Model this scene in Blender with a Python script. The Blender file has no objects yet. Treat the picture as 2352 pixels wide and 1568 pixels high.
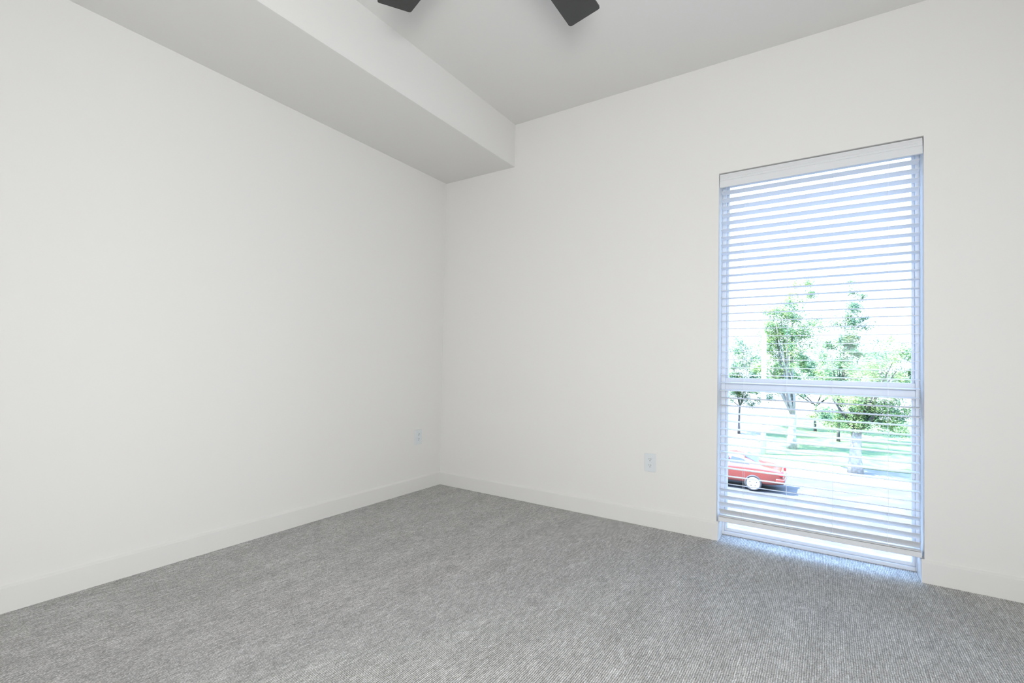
import bpy, bmesh, math, random
from mathutils import Vector, Matrix
S = bpy.context.scene
COL = S.collection

# ------------------------------------------------------------------ camera
YAW, PITCH, ROLL = map(math.radians, (-33.256, 1.423, 1.100))
FPX, CX, CY = 1105.93, 1176.0, 806.48
cam_d = bpy.data.cameras.new('camera')
cam = bpy.data.objects.new('camera', cam_d); COL.objects.link(cam); S.camera = cam
fw = Vector((math.sin(YAW)*math.cos(PITCH), math.cos(YAW)*math.cos(PITCH), math.sin(PITCH)))
rt = Vector((math.cos(YAW), -math.sin(YAW), 0)); up = rt.cross(fw)
r2 = math.cos(ROLL)*rt + math.sin(ROLL)*up
u2 = -math.sin(ROLL)*rt + math.cos(ROLL)*up
M3 = Matrix((r2, u2, -fw)).transposed()
cam.matrix_world = Matrix.Translation((2.743, -3.106, 1.030)) @ M3.to_4x4()
cam_d.sensor_width = 36; cam_d.lens = FPX/2352*36
cam_d.shift_y = (CY-784)/2352
cam_d.clip_start = .02; cam_d.clip_end = 400

# ------------------------------------------------------------------ world, sun, lights, exposure
w = bpy.data.worlds.new('sky'); S.world = w; w.use_nodes = True
nt = w.node_tree; bg = nt.nodes['Background']
# hazy bright midday sky: milky near the horizon, much brighter and bluer overhead
tcw = nt.nodes.new('ShaderNodeTexCoord'); spw = nt.nodes.new('ShaderNodeSeparateXYZ')
rpw = nt.nodes.new('ShaderNodeValToRGB'); bg.inputs[1].default_value = 16
nt.links.new(tcw.outputs['Generated'], spw.inputs[0]); nt.links.new(spw.outputs['Z'], rpw.inputs[0])
nt.links.new(rpw.outputs[0], bg.inputs[0])
ew = rpw.color_ramp.elements
ew[0].position = 0; ew[0].color = (.122, .140, .170, 1)
ew[1].position = 1; ew[1].color = (.38, .57, .92, 1)
for p_, c_ in ((.34, (.132, .154, .192, 1)), (.48, (.22, .33, .52, 1)), (.65, (.38, .57, .92, 1))):
    ew.new(p_).color = c_
sun_d = bpy.data.lights.new('sun', 'SUN'); sun_d.energy = 30; sun_d.angle = .01
sun_d.color = (1, .96, .88)
sun = bpy.data.objects.new('sun', sun_d); COL.objects.link(sun)
sun.rotation_euler = Vector((-.55, -.30, .95)).to_track_quat('Z', 'Y').to_euler()
sun.location = (-10, -6, 20)
ar_d = bpy.data.lights.new('rear_soft_lamp', 'AREA'); ar_d.shape = 'RECTANGLE'  # unseen soft lamp behind the camera, sited from the fan's ceiling shadow
ar_d.size = .78; ar_d.size_y = .88; ar_d.energy = 93; ar_d.color = (1.0, .995, .965)
ar = bpy.data.objects.new('rear_soft_lamp', ar_d); COL.objects.link(ar)
ar.location = (3.10, -3.71, 1.10)
ar.rotation_euler = Vector((.54, -.84, 0)).to_track_quat('Z', 'Y').to_euler()
vs = S.view_settings
vs.view_transform = 'Standard'; vs.look = 'None'; vs.gamma = 1; vs.use_curve_mapping = False
vs.exposure = 0.03
S.display_settings.display_device = 'sRGB'
cy = S.cycles
cy.use_denoising = True; cy.max_bounces = 14; cy.diffuse_bounces = 5; cy.transparent_max_bounces = 16
cy.glossy_bounces = 3; cy.sample_clamp_indirect = 6
cy.caustics_reflective = False; cy.caustics_refractive = False

# ------------------------------------------------------------------ helpers
def mat(name, col, rough=.6, spec=.3, metal=0.):
    m = bpy.data.materials.new(name); m.use_nodes = True
    b = m.node_tree.nodes['Principled BSDF']
    b.inputs['Base Color'].default_value = (*col, 1); b.inputs['Roughness'].default_value = rough
    b.inputs['Specular IOR Level'].default_value = spec; b.inputs['Metallic'].default_value = metal
    return m
def N(m, t, **kw):
    n = m.node_tree.nodes.new(t)
    for k, v in kw.items(): setattr(n, k, v)
    return n
def L(m, a, b): m.node_tree.links.new(a, b)
def bump_noise(m, scale, strength, dist=.001, detail=3):
    tc = N(m, 'ShaderNodeTexCoord'); no = N(m, 'ShaderNodeTexNoise'); bp = N(m, 'ShaderNodeBump')
    no.inputs['Scale'].default_value = scale; no.inputs['Detail'].default_value = detail
    bp.inputs['Strength'].default_value = strength; bp.inputs['Distance'].default_value = dist
    L(m, tc.outputs['Object'], no.inputs['Vector']); L(m, no.outputs['Fac'], bp.inputs['Height'])
    L(m, bp.outputs['Normal'], m.node_tree.nodes['Principled BSDF'].inputs['Normal'])
def two_tone(m, c1, c2, scale, detail=4, lo=.4, hi=.6, stretch=(1, 1, 1)):
    tc = N(m, 'ShaderNodeTexCoord'); mp = N(m, 'ShaderNodeMapping'); no = N(m, 'ShaderNodeTexNoise')
    rp = N(m, 'ShaderNodeValToRGB')
    mp.inputs['Scale'].default_value = stretch
    no.inputs['Scale'].default_value = scale; no.inputs['Detail'].default_value = detail
    rp.color_ramp.elements[0].position = lo; rp.color_ramp.elements[1].position = hi
    rp.color_ramp.elements[0].color = (*c1, 1); rp.color_ramp.elements[1].color = (*c2, 1)
    L(m, tc.outputs['Object'], mp.inputs[0]); L(m, mp.outputs[0], no.inputs['Vector'])
    L(m, no.outputs['Fac'], rp.inputs[0])
    L(m, rp.outputs[0], m.node_tree.nodes['Principled BSDF'].inputs['Base Color'])
    return rp

def box(bm, x0, y0, z0, x1, y1, z1, bev=0., seg=2):
    r = bmesh.ops.create_cube(bm, size=1)
    for v in r['verts']:
        v.co = Vector((x0+(v.co.x+.5)*(x1-x0), y0+(v.co.y+.5)*(y1-y0), z0+(v.co.z+.5)*(z1-z0)))
    if bev > 0:
        es = list({e for v in r['verts'] for e in v.link_edges})
        bmesh.ops.bevel(bm, geom=es, offset=bev, segments=seg, affect='EDGES', profile=.6)
def prism(bm, pts, a, b, axis):
    """polygon pts (2D) extruded between a and b along axis; 2D coords are the two other axes in order"""
    def P(p, t):
        return {'x': (t, p[0], p[1]), 'y': (p[0], t, p[1]), 'z': (p[0], p[1], t)}[axis]
    A = [bm.verts.new(P(p, a)) for p in pts]; B = [bm.verts.new(P(p, b)) for p in pts]
    n = len(pts)
    bm.faces.new(A); bm.faces.new(B[::-1])
    for i in range(n):
        bm.faces.new((A[i], B[i], B[(i+1) % n], A[(i+1) % n]))
def tube(bm, pts, radii, n=8, cap=True):
    rings = []
    for i, p in enumerate(pts):
        p = Vector(p); d = (Vector(pts[min(i+1, len(pts)-1)])-Vector(pts[max(i-1, 0)])).normalized()
        a = d.cross(Vector((0, 0, 1)) if abs(d.z) < .9 else Vector((1, 0, 0))).normalized(); b = d.cross(a)
        r = radii[i] if isinstance(radii, (list, tuple)) else radii
        rings.append([bm.verts.new(p+r*(math.cos(t)*a+math.sin(t)*b)) for t in [2*math.pi*k/n for k in range(n)]])
    for q, s in zip(rings, rings[1:]):
        for k in range(n): bm.faces.new((q[k], q[(k+1) % n], s[(k+1) % n], s[k]))
    if cap: bm.faces.new(rings[0][::-1]); bm.faces.new(rings[-1])
def lathe(bm, prof, c=(0, 0, 0), n=32, axis='z', cap=True):
    rings = []
    for r, h in prof:
        ring = []
        for k in range(n):
            t = 2*math.pi*k/n; a, b = r*math.cos(t), r*math.sin(t)
            p = {'z': (a, b, h), 'y': (a, h, b), 'x': (h, a, b)}[axis]
            ring.append(bm.verts.new(Vector(c)+Vector(p)))
        rings.append(ring)
    for q, s in zip(rings, rings[1:]):
        for k in range(n): bm.faces.new((q[k], q[(k+1) % n], s[(k+1) % n], s[k]))
    if not cap: return
    if prof[0][0] > 1e-6: bm.faces.new(rings[0][::-1])
    if prof[-1][0] > 1e-6: bm.faces.new(rings[-1])
def obj(name, bm, m, parent=None, smooth=False, loc=None, off=None):
    """off: world position of the mesh origin; vertices are given in world space"""
    bmesh.ops.recalc_face_normals(bm, faces=bm.faces)
    if off is not None: bmesh.ops.translate(bm, verts=bm.verts, vec=-Vector(off))
    me = bpy.data.meshes.new(name); bm.to_mesh(me); bm.free()
    if m: me.materials.append(m)
    o = bpy.data.objects.new(name, me); COL.objects.link(o)
    if smooth:
        for p in me.polygons: p.use_smooth = True
    if off is not None: o.location = off
    if parent is not None:
        o.parent = parent
        if off is not None: o.location = Vector(off)-parent.location
        elif True: o.location = -parent.location
    return o
def struct(name, bm, m, **k):
    o = obj(name, bm, m, **k); o['kind'] = 'structure'; return o
def thing(name, label, cat, loc=(0, 0, 0), group=None):
    o = bpy.data.objects.new(name, None); COL.objects.link(o); o.location = loc
    o['label'] = label; o['category'] = cat; o.empty_display_size = .1
    if group: o['group'] = group
    return o
B = bmesh.new

# ------------------------------------------------------------------ materials
paint = mat('wall_paint', (.735, .730, .722), .85, .15); bump_noise(paint, 260, .12, .0006)
ceil_m = mat('ceiling_paint', (.70, .695, .682), .95, .1); bump_noise(ceil_m, 200, .15, .0008)
trim_m = mat('trim_paint', (.715, .712, .702), .45, .3)
vinyl = mat('white_vinyl', (.69, .72, .77), .4, .3)
slat_m = mat('blind_vinyl', (.69, .705, .73), .45, .3)
cord_m = mat('blind_cord', (.85, .87, .92), .8, .1)
plate_m = mat('outlet_plastic', (.66, .70, .73), .3, .5)
dark = mat('slot_dark', (.02, .02, .02), .8, .1)
screw_m = mat('screw_paint', (.7, .72, .74), .3, .5, .3)
fan_m = mat('fan_blade', (.045, .046, .046), .42, .4); bump_noise(fan_m, 40, .05, .001)
fan_metal = mat('fan_metal', (.05, .05, .052), .35, .5, .7)

def glass():
    m = bpy.data.materials.new('window_glass'); m.use_nodes = True
    t = m.node_tree; t.nodes.clear()
    o = t.nodes.new('ShaderNodeOutputMaterial'); mx = t.nodes.new('ShaderNodeMixShader')
    tr = t.nodes.new('ShaderNodeBsdfTransparent'); gl = t.nodes.new('ShaderNodeBsdfGlossy')
    fr = t.nodes.new('ShaderNodeFresnel'); fr.inputs[0].default_value = 1.12
    tr.inputs[0].default_value = (.95, .975, .985, 1); gl.inputs['Roughness'].default_value = .02
    t.links.new(fr.outputs[0], mx.inputs[0]); t.links.new(tr.outputs[0], mx.inputs[1])
    t.links.new(gl.outputs[0], mx.inputs[2]); t.links.new(mx.outputs[0], o.inputs[0])
    return m
glass_m = glass()

def carpet():
    m = mat('loop_carpet', (.3, .3, .3), .95, .05)
    b = m.node_tree.nodes['Principled BSDF']
    tc = N(m, 'ShaderNodeTexCoord')
    def noise(stretch, scale, detail=2, rough=.5):
        mp = N(m, 'ShaderNodeMapping'); no = N(m, 'ShaderNodeTexNoise')
        mp.inputs['Scale'].default_value = stretch; no.inputs['Scale'].default_value = scale
        no.inputs['Detail'].default_value = detail; no.inputs['Roughness'].default_value = rough
        L(m, tc.outputs['Object'], mp.inputs[0]); L(m, mp.outputs[0], no.inputs['Vector'])
        return no.outputs['Fac']
    def math_(op, a, b_=None, c=None):
        n = N(m, 'ShaderNodeMath', operation=op)
        for i, v in enumerate((a, b_, c)):
            if v is None: continue
            if isinstance(v, (int, float)): n.inputs[i].default_value = v
            else: L(m, v, n.inputs[i])
        return n.outputs[0]
    sx = N(m, 'ShaderNodeSeparateXYZ'); L(m, tc.outputs['Object'], sx.inputs[0])
    wob = noise((1, 1, 1), 22, 2)                      # ribs wander a little
    xx = math_('ADD', sx.outputs['X'], math_('MULTIPLY', wob, .006))
    rib = math_('SINE', math_('MULTIPLY', xx, 2*math.pi/.0071))
    rib = math_('MULTIPLY_ADD', rib, .5, .5)
    # loops along each rib
    cell = N(m, 'ShaderNodeTexVoronoi'); mp = N(m, 'ShaderNodeMapping')
    mp.inputs['Scale'].default_value = (1/.0052, 1/.0062, 1)
    L(m, tc.outputs['Object'], mp.inputs[0]); L(m, mp.outputs[0], cell.inputs['Vector'])
    cell.inputs['Scale'].default_value = 1.; cell.inputs['Randomness'].default_value = .85
    loop = math_('SUBTRACT', 1.0, cell.outputs['Distance'])
    streak = noise((110, 16, 1), 1.0, 3, .6)            # streaks of darker yarn, elongated along the ribs
    patch = noise((9, 2.2, 1), 1.0, 2)
    h = math_('ADD', math_('MULTIPLY', rib, .42), math_('MULTIPLY', loop, .45))
    hh = math_('ADD', math_('MULTIPLY', rib, .30), math_('MULTIPLY', loop, .50))
    hh = math_('ADD', hh, math_('MULTIPLY', streak, .68))
    hh = math_('ADD', hh, math_('MULTIPLY', patch, .22))
    fine = noise((1, 1, 1), 420, 2, .7)                 # yarn fuzz
    hh = math_('ADD', hh, math_('MULTIPLY_ADD', fine, .50, -.25))
    rp = N(m, 'ShaderNodeValToRGB')
    e = rp.color_ramp.elements
    e[0].position = .50; e[0].color = (.27, .27, .26, 1)
    e[1].position = 1.12; e[1].color = (.84, .84, .835, 1)
    e2 = rp.color_ramp.elements.new(.84); e2.color = (.54, .54, .535, 1)
    e[-1].position = 1.0
    sc = math_('MULTIPLY', hh, .86)
    L(m, sc, rp.inputs[0]); L(m, rp.outputs[0], b.inputs['Base Color'])
    bp = N(m, 'ShaderNodeBump'); bp.inputs['Strength'].default_value = .75; bp.inputs['Distance'].default_value = .004
    L(m, h, bp.inputs['Height']); L(m, bp.outputs['Normal'], b.inputs['Normal'])
    return m
carpet_m = carpet()

# ------------------------------------------------------------------ room shell
RX, RY = 3.62, -3.72            # right wall x, back wall y
HC, HS, SW = 2.891, 2.559, .699  # ceiling height, soffit underside, soffit width
WX0, WX1, WT, WD = 2.188, 3.142, 2.207, .195   # window opening, wall thickness
FY = .135                         # face of the window frame
bm = B(); box(bm, -.15, RY-.15, -.12, RX+.15, .195, 0); struct('floor', bm, carpet_m)
bm = B(); box(bm, -.15, RY-.15, HC, RX+.15, .195, HC+.15); struct('ceiling', bm, ceil_m)
bm = B(); box(bm, -.15, RY-.15, 0, 0, .195, HC); struct('wall_left', bm, paint)
bm = B(); box(bm, RX, RY-.15, 0, RX+.15, .195, HC); struct('wall_right', bm, paint)
def wall_with_hole(name, x0, x1, z1, hx0, hx1, hz0, hz1, ya, yb, bull=0):
    bm = B()
    # front/back faces as four quads each plus reveal faces: one clean mesh
    xs = [x0, hx0, hx1, x1]; zs = [0, hz0, hz1, z1] if hz0 > 0 else [0, hz1, z1]
    def grid(y):
        return [[bm.verts.new((x, y, z)) for z in zs] for x in xs]
    G1, G2 = grid(ya), grid(yb); nz = len(zs)-1; hole = (1, 1 if hz0 > 0 else 0)
    for g in (G1, G2):
        for i in range(3):
            for k in range(nz):
                if (i, k) == hole: continue
                bm.faces.new((g[i][k], g[i+1][k], g[i+1][k+1], g[i][k+1]))
    def side(a, b): bm.faces.new((G1[a[0]][a[1]], G1[b[0]][b[1]], G2[b[0]][b[1]], G2[a[0]][a[1]]))
    k0 = hole[1]
    side((1, k0), (1, k0+1)); side((2, k0), (2, k0+1)); side((1, k0+1), (2, k0+1))
    if k0: side((1, k0), (2, k0))
    for i in range(3):
        side((i, nz), (i+1, nz))
        if not (i == 1 and k0 == 0): side((i, 0), (i+1, 0))
    for k in range(nz): side((0, k), (0, k+1)); side((3, k), (3, k+1))
    bmesh.ops.recalc_face_normals(bm, faces=bm.faces)
    return struct(name, bm, paint)
wall_with_hole('wall_window', 0, RX, HC, WX0, WX1, 0, WT, 0, WD)
wall_with_hole('wall_back', 0, RX, HC, 2.68, 3.52, .64, 1.56, RY-.15, RY)  # hole made for the added lamp opening
# boxed-in soffit that runs along the left wall under the ceiling
bm = B(); box(bm, 0, RY, HS, SW, 0, HC); soff = struct('trim_1', bm, paint)
soff.data.materials.append(ceil_m)          # underside takes the ceiling's material, a little darker and rougher
for p_ in soff.data.polygons:
    if p_.normal.z < -.9: p_.material_index = 1

# baseboards: flat board, eased top edge; they return into the window opening
BT, BH = .012, .107
prof = [(0, 0), (BT, 0), (BT, BH-.0085), (BT-.0015, BH-.0065), (.002, BH), (.0004, BH+.0025), (0, BH+.003)]
bm = B(); prism(bm, [(p[0], p[1]) for p in prof], RY, 0, 'y'); struct('baseboard_left', bm, trim_m)
bm = B()
prism(bm, [(-p[0], p[1]) for p in prof], BT, WX0+BT, 'x')
prism(bm, [(WX0+p[0], p[1]) for p in prof], 0, FY, 'y')
prism(bm, [(-p[0], p[1]) for p in prof], WX1-BT, RX-BT, 'x')
prism(bm, [(WX1-p[0], p[1]) for p in prof], 0, FY, 'y')
struct('baseboard_window', bm, trim_m)
bm = B(); prism(bm, [(RX-p[0], p[1]) for p in prof], RY+BT, -BT, 'y'); struct('baseboard_right', bm, trim_m)
bm = B(); prism(bm, [(RY+p[0], p[1]) for p in prof], BT, RX-BT, 'x'); struct('baseboard_back', bm, trim_m)

# ------------------------------------------------------------------ windows
def window(name, x0, x1, z0, z1, yf, mid=None, sign=1):
    """single-hung vinyl window, room side facing -sign*y"""
    root = bpy.data.objects.new(name, None); COL.objects.link(root); root['kind'] = 'structure'
    root.location = (x0, yf, z0)
    def bx(bm, a, ya, c, b, yb, d, bev=.002):
        y0, y1 = sorted((yf+sign*ya, yf+sign*yb)); box(bm, a, y0, c, b, y1, d, bev, 2)
    wl, wr, wb, wt = .022, .017, .020, .022
    bm = B()
    bx(bm, x0, 0, z0, x0+wl, .06, z1); bx(bm, x1-wr, 0, z0, x1, .06, z1)
    bx(bm, x0+wl, 0, z0, x1-wr, .06, z0+wb); bx(bm, x0+wl, 0, z1-wt, x1-wr, .09, z1)
    obj('window_frame', bm, vinyl, root)
    s = .0115
    if mid:
        m0, m1 = mid
        bm = B()   # upper sash
        bx(bm, x0+wl, .030, m1, x0+wl+s, .058, z1-wt); bx(bm, x1-wr-s, .030, m1, x1-wr, .058, z1-wt)
        bx(bm, x0+wl+s, .030, z1-wt-.012, x1-wr-s, .058, z1-wt)
        obj('upper_sash', bm, vinyl, root)
        bm = B()   # lower sash
        bx(bm, x0+wl, .018, z0+wb, x0+wl+s, .058, m0); bx(bm, x1-wr-s, .018, z0+wb, x1-wr, .058, m0)
        bx(bm, x0+wl+s, .018, z0+wb, x1-wr-s, .058, z0+wb+.018)
        obj('lower_sash', bm, vinyl, root)
        bm = B()
        bx(bm, x0+wl, .004, m0, x1-wr, .058, (m0+m1)/2+.002, .003)
        bx(bm, x0+wl, .012, (m0+m1)/2+.002, x1-wr, .058, m1, .003)
        obj('meeting_rail', bm, vinyl, root)
        panes = [(z0+wb+.010, m0+.004), (m1-.004, z1-wt-.010)]
    else:
        panes = [(z0+wb-.005, z1-wt+.005)]
    for a, b in panes:
        bm = B(); bx(bm, x0+wl+.004, .044, a, x1-wr-.004, .049, b, 0)
        obj('pane', bm, glass_m, root)
    return root
window('window_1', WX0, WX1, 0, WT, FY, (.885, .966))
# opening added behind the camera only to house the soft lamp
root = bpy.data.objects.new('lamp_opening', None); COL.objects.link(root); root['kind'] = 'structure'
root.location = (2.68, RY, .64)
bm = B()
box(bm, 2.68, RY-.10, .64, 2.71, RY-.03, 1.56, .002); box(bm, 3.49, RY-.10, .64, 3.52, RY-.03, 1.56, .002)
box(bm, 2.71, RY-.10, .64, 3.49, RY-.03, .67, .002); box(bm, 2.71, RY-.10, 1.53, 3.49, RY-.03, 1.56, .002)
obj('window_frame', bm, vinyl, root)  # frame dressing the added opening
bm = B(); box(bm, 2.69, RY-.145, .645, 3.51, RY-.12, 1.555); obj('lamp_backing', bm, vinyl, root)  # panel added to close the opening behind the lamp

# ------------------------------------------------------------------ venetian blind
blind = thing('venetian_blind', 'white horizontal slat blind lowered inside the tall window recess, slats open', 'blind', ((WX0+WX1)/2, .04, WT))
SX0, SX1 = 2.198, 3.131
bm = B()      # valance: moulded board
vp = [(.020, 2.121), (.008, 2.121), (.0055, 2.124), (.0055, 2.158), (.008, 2.1595), (.008, 2.1615), (.0055, 2.163),
      (.0055, 2.172), (.008, 2.1735), (.008, 2.1755), (.006, 2.177), (.0075, 2.186), (.0095, 2.193), (.0105, 2.2015), (.020, 2.2015)]
prism(bm, vp, WX0+.0035, WX1-.0035, 'x')
obj('valance', bm, slat_m, blind)
bm = B(); box(bm, WX0+.008,   .024, 2.166, WX1-.008, .078, 2.198, .002); obj('headrail', bm, slat_m, blind)
W2 = .025
def slat_mesh():
    bm = B(); n = 8; top = []; bot = []
    for k in range(-1, n+2):
        t = max(-1, min(1, (-1+2*k/n)))*(.985 if 0 <= k <= n else 1); y = t*W2; c = .0011*(1-t*t)
        e = .0012 if abs(t) < .999 else .0009
        top.append((y, c+e)); bot.append((y, c-e))
    pts = top+bot[::-1][1:-1] if False else top+bot[::-1]
    # remove duplicates at the two pointed edges
    q = []
    for p in pts:
        if not q or (abs(p[0]-q[-1][0])+abs(p[1]-q[-1][1])) > 1e-5: q.append(p)
    if abs(q[0][0]-q[-1][0])+abs(q[0][1]-q[-1][1]) < 1e-5: q.pop()
    prism(bm, q, -(SX1-SX0)/2, (SX1-SX0)/2, 'x')
    bmesh.ops.recalc_face_normals(bm, faces=bm.faces)
    me = bpy.data.meshes.new('slat'); bm.to_mesh(me); bm.free(); me.materials.append(slat_m)
    return me
sm = slat_mesh()
fz = [2.102-.0466*i for i in range(38)] + [.337, .304, .263, .223, .181]
def tilt_at(i):
    K = [(0, 9), (1, 11), (5, 10), (8, 7.5), (12, 1.8), (16, -1), (20, -2.6), (30, -4), (35, -3), (37, 5), (38, 16), (39, 31), (40, 38), (41, 44), (42, 47)]
    for (a, x), (b, y) in zip(K, K[1:]):
        if a <= i <= b: return x+(y-x)*(i-a)/(b-a)
tilt = [tilt_at(i) for i in range(43)]      # degrees, positive = window-side edge down
edges = []
rnd = random.Random(4)
for i, (z, t) in enumerate(zip(fz, tilt)):
    a = math.radians(t+rnd.uniform(-.25, .25))
    yc = .028+W2*math.cos(a); zc = z-W2*math.sin(a)
    o = bpy.data.objects.new('slat', sm); COL.objects.link(o); o.parent = blind
    o.location = Vector(((SX0+SX1)/2+rnd.uniform(-.0008, .0008), yc, zc))-blind.location
    o.rotation_euler = (-a, 0, 0)
    edges.append(((.028, z), (yc+W2*math.cos(a), zc-W2*math.sin(a))))
bm = B(); box(bm, SX0-.001, .026, .136, SX1+.003, .074, .1395, .001); obj('slat', bm, slat_m, blind)
bm = B()
rp_ = [(.022, .109), (.030, .1055), (.068, .1055), (.074, .110), (.074, .130), (.070, .1335), (.026, .1335), (.022, .130)]
prism(bm, rp_, SX0-.002, SX1+.004, 'x'); obj('bottom_rail', bm, slat_m, blind)
for cx_ in (2.328, 2.549, 2.767, 3.004):
    bm = B()
    for k in (0, 1):                       # room-side and window-side strings
        pts = [(cx_, e[k][0]+(-.0012 if k == 0 else .0012), e[k][1]) for e in edges]
        pts = [(cx_, pts[0][1], 2.152)]+pts
        last = pts[-1]
        pts += [(cx_+rnd.uniform(-.003, .003), (last[1]+(.0208 if k == 0 else .0752))/2, (last[2]+.14)/2),
                (cx_, .0212 if k == 0 else .0748, .132)]
        if k == 0: pts[-4:] = [(p[0]+rnd.uniform(-.002, .002), p[1]-.002, p[2]) for p in pts[-4:]]
        tube(bm, pts, .00055, 5)
    for (f, b) in edges:                   # rung under every slat
        tube(bm, [(cx_, f[0], f[1]-.0016), (cx_, b[0], b[1]-.0016)], .0004, 4)
    obj('ladder_cord', bm, cord_m, blind)
    bm = B(); lathe(bm, [(.0001, 0), (.005, .0), (.006, .001), (.006, .002)], (cx_, .0222, .121), 16, 'y')
    for v in bm.verts: v.co.y = .0222-(v.co.y-.0222)*.9
    obj('cord_plug', bm, slat_m, blind)

# ------------------------------------------------------------------ electrical outlets
def outlet(x, z, label):
    """built facing -y on the window wall at (x,0,z)"""
    root = thing('electrical_outlet', label, 'outlet', (x, 0, z), 'power outlets low on the walls')
    wp, hp = .037, .0585
    bm = B(); box(bm, x-wp, -.0065, z-hp, x+wp, 0, z+hp, .0022, 3); obj('cover_plate', bm, plate_m, root)
    for s in (1, -1):
        c = z+s*.0195; bm = B(); pts = []
        for k in range(28):
            t = 2*math.pi*k/28; px, pz = .0172*math.cos(t), .0172*math.sin(t)
            pts.append((x+px, c+max(-.0142, min(.0142, pz))))
        prism(bm, pts, -.0085, -.004, 'y')
        r = obj('receptacle', bm, plate_m, root)
        bm = B(); box(bm, x-.0068, -.0089, c+.0005, x-.0048, -.006, c+.0085); 
        box(bm, x+.0046, -.0089, c+.0005, x+.0072, -.006, c+.0085)
        prism(bm, [(x+.0026*math.cos(t), c-.0072+.0026*math.sin(t)) for t in [2*math.pi*k/12 for k in range(12)]], -.0089, -.006, 'y')
        o = obj('slot', bm, dark, None); o.parent = r; o.location = (0, 0, 0); o['label'] = 'dark plug slots and ground hole'
    bm = B(); lathe(bm, [(.0001, -.0072), (.0022, -.0070), (.003, -.0063), (.003, -.0055)], (x, 0, z), 14, 'y')
    obj('screw', bm, screw_m, root)
    return root
outlet(1.789, .408, 'white duplex power outlet on the window wall, near the blind')
o2 = outlet(0, .426, 'white duplex power outlet on the left wall, close to the room corner')
o2.location = (0, -.272, .426); o2.rotation_euler = (0, 0, math.radians(90))
for ch in o2.children: pass

# ------------------------------------------------------------------ ceiling fan
FC = Vector((1.81, -1.864, 0)); FZ = 2.62
fan = thing('ceiling_fan', 'dark charcoal five-blade ceiling fan, two blade tips showing at the top edge', 'fan', (FC.x, FC.y, HC))
bm = B(); lathe(bm, [(.075, HC), (.072, HC-.02), (.045, HC-.055), (.018, HC-.065)], (FC.x, FC.y, 0), 36); obj('canopy', bm, fan_metal, fan, True)
bm = B(); lathe(bm, [(.0125, HC-.06), (.0125, FZ+.085)], (FC.x, FC.y, 0), 16); obj('downrod', bm, fan_metal, fan, True)
bm = B(); lathe(bm, [(.02, FZ+.10), (.07, FZ+.09), (.125, FZ+.06), (.135, FZ+.02), (.13, FZ-.01), (.10, FZ-.035), (.0001, FZ-.045)], (FC.x, FC.y, 0), 40)
obj('motor_housing', bm, fan_metal, fan, True)
def blade_bm():
    bm = B(); out = []
    def arc(cx0, cy0, r, a0, a1, n=6):
        return [(cx0+r*math.cos(math.radians(a0+(a1-a0)*k/n)), cy0+r*math.sin(math.radians(a0+(a1-a0)*k/n))) for k in range(n+1)]
    # outline: x outward, y across; root at .17, tip at .74
    pts = [(.17, -.055), (.30, -.070)]
    pts += arc(.730-.012, -.078+.012, .012, -90, 0)
    pts += arc(.742-.012, .080-.012, .012, 0, 90)
    pts += [(.30, .070), (.17, .055)]
    for s, zz in ((1, .004), (-1, -.004)): out.append([bm.verts.new((p[0], p[1], zz)) for p in pts])
    n = len(pts)
    bm.faces.new(out[0]); bm.faces.new(out[1][::-1])
    for i in range(n): bm.faces.new((out[0][i], out[1][i], out[1][(i+1) % n], out[0][(i+1) % n]))
    bmesh.ops.rotate(bm, verts=bm.verts, cent=(0, 0, 0), matrix=Matrix.Rotation(math.radians(-7), 3, 'X'))
    return bm
for k in range(5):
    ang = math.radians(90+72*k)
    R = Matrix.Rotation(ang, 3, 'Z')
    bm = blade_bm()
    for v in bm.verts: v.co = R @ v.co + Vector((FC.x, FC.y, FZ))
    b = obj('blade', bm, fan_m, fan)
    bm = B(); box(bm, .10, -.03, -.006, .24, .03, .002, .002)
    for v in bm.verts: v.co = R @ v.co + Vector((FC.x, FC.y, FZ+.008))
    obj('blade_iron', bm, fan_metal, fan)

# ------------------------------------------------------------------ outside
G = -4.1
road_m = mat('asphalt', (.42, .425, .44), .9, .1); two_tone(road_m, (.066, .066, .070), (.082, .083, .087), 1.2)
walk_m = mat('pavement', (.55, .55, .53), .9, .1); two_tone(walk_m, (.13, .13, .127), (.16, .16, .155), 2)
grass_m = mat('lawn', (.2, .4, .2), .95, .05); two_tone(grass_m, (.06, .105, .062), (.12, .15, .065), 1.6, 5, .35, .68)
bark_m = mat('bark', (.40, .36, .34), .9, .1); two_tone(bark_m, (.075, .07, .072), (.15, .14, .14), 6)
pale_m = mat('pale_bark', (.66, .65, .62), .9, .1); two_tone(pale_m, (.30, .29, .28), (.42, .41, .40), 5)
post_m = mat('post_paint', (.7, .7, .68), .6, .2)
bm = B(); box(bm, -40, .6, G-.3, 60, 23.6, G-.02); struct('road', bm, road_m)
bm = B(); box(bm, -40, 23.6, G-.3, 60, 28.0, G); struct('pavement', bm, walk_m)
bm = B(); box(bm, -1.3, 28.0, G-.3, 60, 60, G+.015); struct('lawn', bm, grass_m)
bm = B(); box(bm, -40, 28.0, G-.3, -1.3, 110, G); box(bm, -1.3, 60, G-.3, 60, 110, G); struct('parking_area', bm, walk_m)

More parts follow.
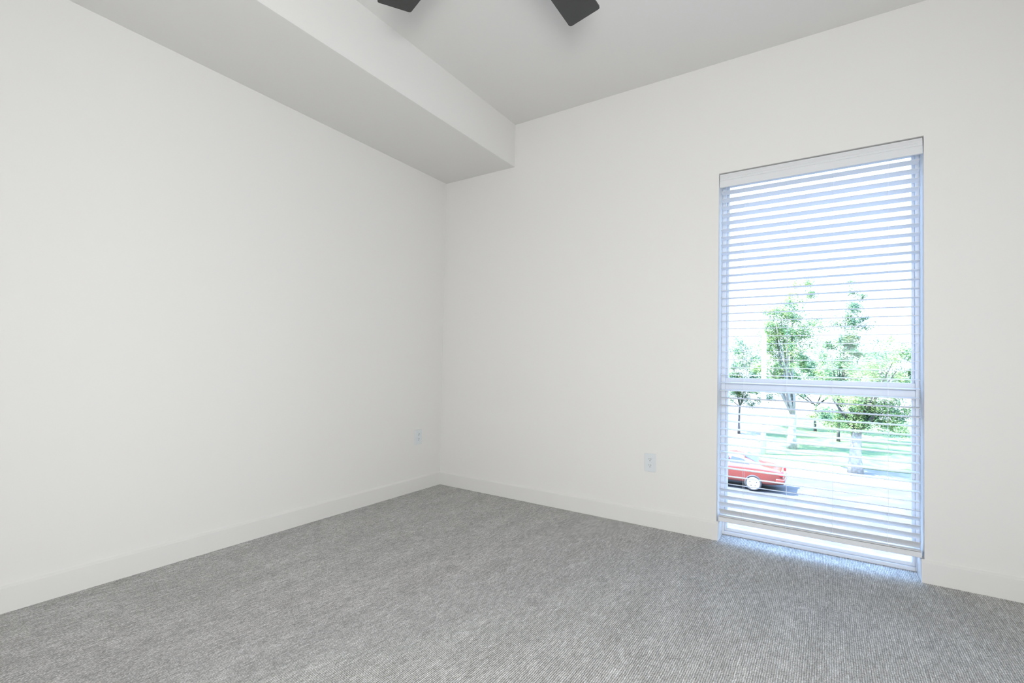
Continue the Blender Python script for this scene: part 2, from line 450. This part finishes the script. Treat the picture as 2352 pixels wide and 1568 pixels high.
def leaf_mat(name, c1, c2, c3):
    m = bpy.data.materials.new(name); m.use_nodes = True
    t = m.node_tree; t.nodes.clear()
    o = t.nodes.new('ShaderNodeOutputMaterial'); mx = t.nodes.new('ShaderNodeMixShader')
    d = t.nodes.new('ShaderNodeBsdfDiffuse'); tr = t.nodes.new('ShaderNodeBsdfTranslucent')
    tc = t.nodes.new('ShaderNodeTexCoord'); no = t.nodes.new('ShaderNodeTexNoise'); rp = t.nodes.new('ShaderNodeValToRGB')
    no.inputs['Scale'].default_value = 1.6; no.inputs['Detail'].default_value = 6
    e = rp.color_ramp.elements; e[0].position = .38; e[0].color = (*c1, 1); e[1].position = .64; e[1].color = (*c3, 1)
    k = e.new(.5); k.color = (*c2, 1)
    mx.inputs[0].default_value = .4
    t.links.new(tc.outputs['Object'], no.inputs['Vector']); t.links.new(no.outputs['Fac'], rp.inputs[0])
    t.links.new(rp.outputs[0], d.inputs[0]); t.links.new(rp.outputs[0], tr.inputs[0])
    t.links.new(d.outputs[0], mx.inputs[1]); t.links.new(tr.outputs[0], mx.inputs[2]); t.links.new(mx.outputs[0], o.inputs[0])
    return m
leaf_a = leaf_mat('leaves_bright', (.11, .22, .15), (.24, .36, .15), (.46, .52, .26))
leaf_b = leaf_mat('leaves_blue_green', (.095, .19, .15), (.17, .27, .15), (.31, .38, .21))

def tree(name, label, base, crown, trunk_r, n, seed, leafm=leaf_a, barkm=bark_m, forks=4, leaf=.11, group=None, trunk_pale=None, nclump=60):
    """crown = list of (dx,dy,z,rx,ry,rz) lobes relative to base x,y and absolute z"""
    rn = random.Random(seed)
    bx_, by_ = base
    root = thing(name, label, 'tree', (bx_, by_, G), group or 'trees beyond the street')
    zlow = min(c[2]-c[5]*.55 for c in crown)
    fork = Vector((bx_+.05, by_, max(G+.9, min(zlow, G+2.2))))
    bm = B()
    hh = fork.z-G
    tube(bm, [(bx_, by_, G-.05), (bx_-.01, by_, G+hh*.35), (bx_+.02, by_, G+hh*.75), tuple(fork)],
         [trunk_r*1.35, trunk_r*1.0, trunk_r*.85, trunk_r*.8], 12)
    obj('trunk', bm, trunk_pale or barkm, root, True)
    bm = B()
    for c in crown:
        for k in range(forks):
            tgt = Vector((bx_+c[0]+rn.uniform(-.6, .6)*c[3], by_+c[1]+rn.uniform(-.6, .6)*c[4], c[2]+rn.uniform(-.1, .6)*c[5]))
            mid = fork.lerp(tgt, .45)+Vector((rn.uniform(-.15, .15), rn.uniform(-.15, .15), -.1))
            r0 = trunk_r*rn.uniform(.35, .55)
            tube(bm, [tuple(fork-Vector((0, 0, .12))), tuple(mid), tuple(tgt)], [r0, r0*.6, r0*.18], 7)
    obj('branch', bm, trunk_pale if seed == 12 else barkm, root, True)
    vs_, fs = [], []
    tot = sum(c[3]*c[5] for c in crown)
    for c in crown:
        nc = max(8, int(nclump*c[3]*c[5]/tot)); nl = int(n*c[3]*c[5]/tot/nc)
        for q in range(nc):
            while True:
                p = Vector((rn.uniform(-1, 1), rn.uniform(-1, 1), rn.uniform(-1, 1)))
                if .25 < p.length < 1: break
            cc = Vector((bx_+c[0]+p.x*c[3], by_+c[1]+p.y*c[4], c[2]+p.z*c[5]))
            cr = rn.uniform(.28, .6)
            for j in range(nl):
                o = Vector((rn.gauss(0, .5), rn.gauss(0, .5), rn.gauss(0, .38)))*cr+cc
                a = Vector((rn.uniform(-1, 1), rn.uniform(-1, 1), rn.uniform(-.5, .5))).normalized()
                b = a.cross(Vector((rn.uniform(-.6, .6), rn.uniform(-.6, .6), 1)).normalized()).normalized()
                s = leaf*rn.uniform(.6, 1.25); i0 = len(vs_)
                nrm = a.cross(b)*s*.12
                vs_ += [o-a*s, o+b*s*.5+nrm, o+a*s, o-b*s*.5+nrm]
                fs.append((i0, i0+1, i0+2, i0+3))
    me = bpy.data.meshes.new('foliage'); me.from_pydata([tuple(v-root.location) for v in vs_], [], fs); me.update()
    me.materials.append(leafm)
    f = bpy.data.objects.new('foliage', me); COL.objects.link(f); f.parent = root
    return root
tree('leafy_tree', 'green tree with thick pale forked trunk at the pavement edge, right of the red car', (3.92, 26.5),
     [(.9, .2, .1, 1.6, 1.6, 1.7), (1.5, .3, 1.1, 1.2, 1.4, 1.6), (-.6, .1, -.9, 1.5, 1.5, 1.1), (-.1, .3, -1.2, 1.2, 1.2, .7), (1.5, 0, -1.0, 1.0, 1.2, 1.0)],
     .26, 24000, 11, leaf_a, bark_m, 3, .062, trunk_pale=pale_m, nclump=130)
tree('leafy_tree', 'tall light green tree with white trunk behind the red car, middle of the window', (.85, 32.7),
     [(-.3, .2, 3.0, 1.5, 1.5, 2.8), (.6, .2, 4.4, 1.2, 1.2, 2.4), (-1.2, .2, 4.2, .9, 1.0, 1.3), (-1.2, 0, 1.6, 1.2, 1.2, 2.2), (.5, 0, .5, 1.7, 1.4, 1.5)],
     .24, 22000, 12, leaf_a, bark_m, 3, .072, trunk_pale=pale_m, nclump=120)
tree('leafy_tree', 'slender blue-green tree with pointed top, far back in the right half of the view', (3.4, 38.5),
     [(.7, 0, 5.2, .9, .9, 2.3), (-.2, 0, 2.2, 1.2, 1.2, 2.4), (1.2, 0, 2.6, 1.2, 1.2, 1.8), (.3, 0, -.2, 1.6, 1.2, 1.5)],
     .09, 15000, 13, leaf_b, bark_m, 3, .08, nclump=90)
tree('leafy_tree', 'round green tree at the left edge of the window view, behind the pale post', (-3.0, 38.0),
     [(.2, 0, 1.3, 1.5, 1.3, 2.4), (-.6, 0, -.6, 1.5, 1.2, 1.3), (.8, 0, -.4, 1.2, 1.2, 1.5)],
     .08, 13000, 14, leaf_b, bark_m, 3, .08, nclump=80)
tree('leafy_tree', 'low dense green tree filling the gap between the two rear trees', (1.9, 44.0),
     [(0, 0, .6, 2.6, 1.4, 2.0), (2.5, 0, .3, 2.0, 1.4, 1.8), (-2.8, 0, -.2, 1.6, 1.4, 1.6)],
     .09, 16000, 15, leaf_b, bark_m, 2, .085, nclump=100)
# pale post with a slanting arm
root = thing('pale_post', 'tall pale post with a short slanting arm, standing left among the trees', 'post', (-.45, 29.3, G))
bm = B(); tube(bm, [(-.45, 29.3, G), (-.45, 29.3, G+3.2), (-.45, 29.3, G+7.2)], [.15, .135, .125], 16); obj('post', bm, post_m, root, True)
bm = B(); tube(bm, [(-.45, 29.3, G+7.1), (-.66, 29.3, G+7.5), (-1.0, 29.3, G+7.75)], [.09, .08, .06], 10); obj('arm', bm, post_m, root, True)

# ------------------------------------------------------------------ red car
car_paint = mat('car_paint', (.16, .032, .024), .25, .6); car_paint.node_tree.nodes['Principled BSDF'].inputs['Coat Weight'].default_value = .6
car_glass = mat('car_glass', (.10, .13, .15), .08, .8)
tyre_m = mat('tyre', (.06, .06, .065), .8, .2)
rim_m = mat('rim', (.75, .75, .76), .4, .5, .0)
lamp_r = mat('tail_lamp', (.55, .02, .03), .2, .6)
black_m = mat('black_trim', (.05, .05, .055), .6, .3)
CY0, CWD = 19.45, 1.74
CXR = 1.25
car = thing('car', 'red sedan parked in the street below, rear end and one wheel showing', 'car', (CXR-2.2, CY0+CWD/2, G))
LEN = 4.45
def car_body():
    bm = B()
    # side profile (distance forward from the rear bumper, height), sections across the width
    top = [(0, .50), (.03, .80), (.10, .93), (.45, 1.00), (.80, 1.03), (1.05, 1.16), (1.45, 1.36), (1.9, 1.43), (2.4, 1.42), (2.85, 1.27), (3.3, 1.00), (3.8, .90), (4.2, .80), (4.42, .62), (4.45, .45)]
    belt = [(0, .50), (.02, .75), (.08, .86), (.45, .92), (.80, .93), (1.05, .94), (1.45, .94), (1.9, .93), (2.4, .92), (2.85, .90), (3.3, .88), (3.8, .80), (4.2, .70), (4.42, .58), (4.45, .45)]
    def wid(x):
        e = min(x, LEN-x); return 1-.16*max(0, 1-e/.55)**2
    ns = len(top); ring = []
    for i in range(ns):
        x, zt = top[i]; zb = belt[i][1]; w_ = CWD/2*wid(x)
        inset = .22*max(0, min(1, (zt-zb-.04)/.4))
        zl = .24 if .3 < x < 4.1 else .30
        half = [(w_*.93, zl), (w_*.99, zl+.12), (w_, .58), (w_*.985, zb-.03), (w_*.95, zb), (w_*(.93-inset), zb+(zt-zb)*.8), (w_*(.80-inset), zt-.01), (0, zt+.02)]
        if i in (0, ns-1): half = [(a, min(z, zt)) for a, z in half]
        row = [(-a, z) for a, z in half[:-1]]+[(0, half[-1][1])]+[(a, z) for a, z in half[:-1]][::-1]
        ring.append([bm.verts.new((CXR-x, CY0+CWD/2+a, G+z)) for a, z in row])
    for p, q in zip(ring, ring[1:]):
        for k in range(len(p)-1): bm.faces.new((p[k], p[k+1], q[k+1], q[k]))
        bm.faces.new((p[-1], p[0], q[0], q[-1]))
    bm.faces.new(ring[0]); bm.faces.new(ring[-1][::-1])
    return bm
o = obj('body', car_body(), car_paint, car, True)
sb = o.modifiers.new('sub', 'SUBSURF'); sb.levels = 2; sb.render_levels = 2
def side_window(pts, y, name='side_window'):
    bm = B(); prism(bm, [(CXR-a, G+z) for a, z in pts], y-.03, y+.03, 'y'); return obj(name, bm, car_glass, car)
for yy in (CY0+.135, CY0+CWD-.135):
    side_window([(1.15, .97), (1.50, 1.26), (1.95, 1.33), (2.05, .97)], yy)
    side_window([(2.12, .97), (2.05, 1.335), (2.40, 1.32), (2.95, .97)], yy)
bm = B(); prism(bm, [(CXR-.90, G+1.09), (CXR-1.45, G+1.385), (CXR-1.48, G+1.34), (CXR-.93, G+1.04)], CY0+.32, CY0+CWD-.32, 'y')
obj('rear_window', bm, car_glass, car)
bm = B(); prism(bm, [(CXR-2.48, G+1.40), (CXR-3.12, G+1.12), (CXR-3.10, G+1.06), (CXR-2.46, G+1.34)], CY0+.30, CY0+CWD-.30, 'y')
obj('windscreen', bm, car_glass, car)
for xx in (.98+.12, 3.65):
    for s, yy in ((-1, CY0-.03), (1, CY0+CWD+.03)):
        bm = B(); prof_ = [(.25, .10), (.25, -.10), (.30, -.105), (.325, -.08), (.325, .08), (.30, .105), (.25, .10)]
        lathe(bm, prof_, (CXR-xx, yy-s*.10, G+.325), 28, 'y', False); wh = obj('wheel', bm, tyre_m, car, True)
        bm = B(); y0 = yy-s*.10+s*.085
        lathe(bm, [(.0001, y0+s*.012), (.05, y0+s*.012), (.23, y0), (.262, y0+s*.014), (.262, y0-s*.03)], (CXR-xx, 0, G+.325), 28, 'y')
        r = obj('rim', bm, rim_m, None, True); r.parent = wh; r.location = (0, 0, 0)
        for k in range(5):
            t = 2*math.pi*k/5+.3
            bm = B()
            box(bm, CXR-xx+.13*math.cos(t)-.022, y0-.004+s*.006, G+.325+.13*math.sin(t)-.022, CXR-xx+.13*math.cos(t)+.022, y0+.004+s*.010, G+.325+.13*math.sin(t)+.022, .004)
            r = obj('rim_hole', bm, black_m, None); r.parent = wh; r.location = (0, 0, 0)
for yy in (CY0+.05, CY0+CWD-.35):
    bm = B(); box(bm, CXR-.16, yy, G+.70, CXR+.005, yy+.30, G+.86, .03); obj('tail_lamp', bm, lamp_r, car)
bm = B(); box(bm, CXR-.28, CY0+.01, G+.40, CXR+.05, CY0+CWD-.01, G+.60, .05, 3); obj('bumper', bm, car_paint, car, True)
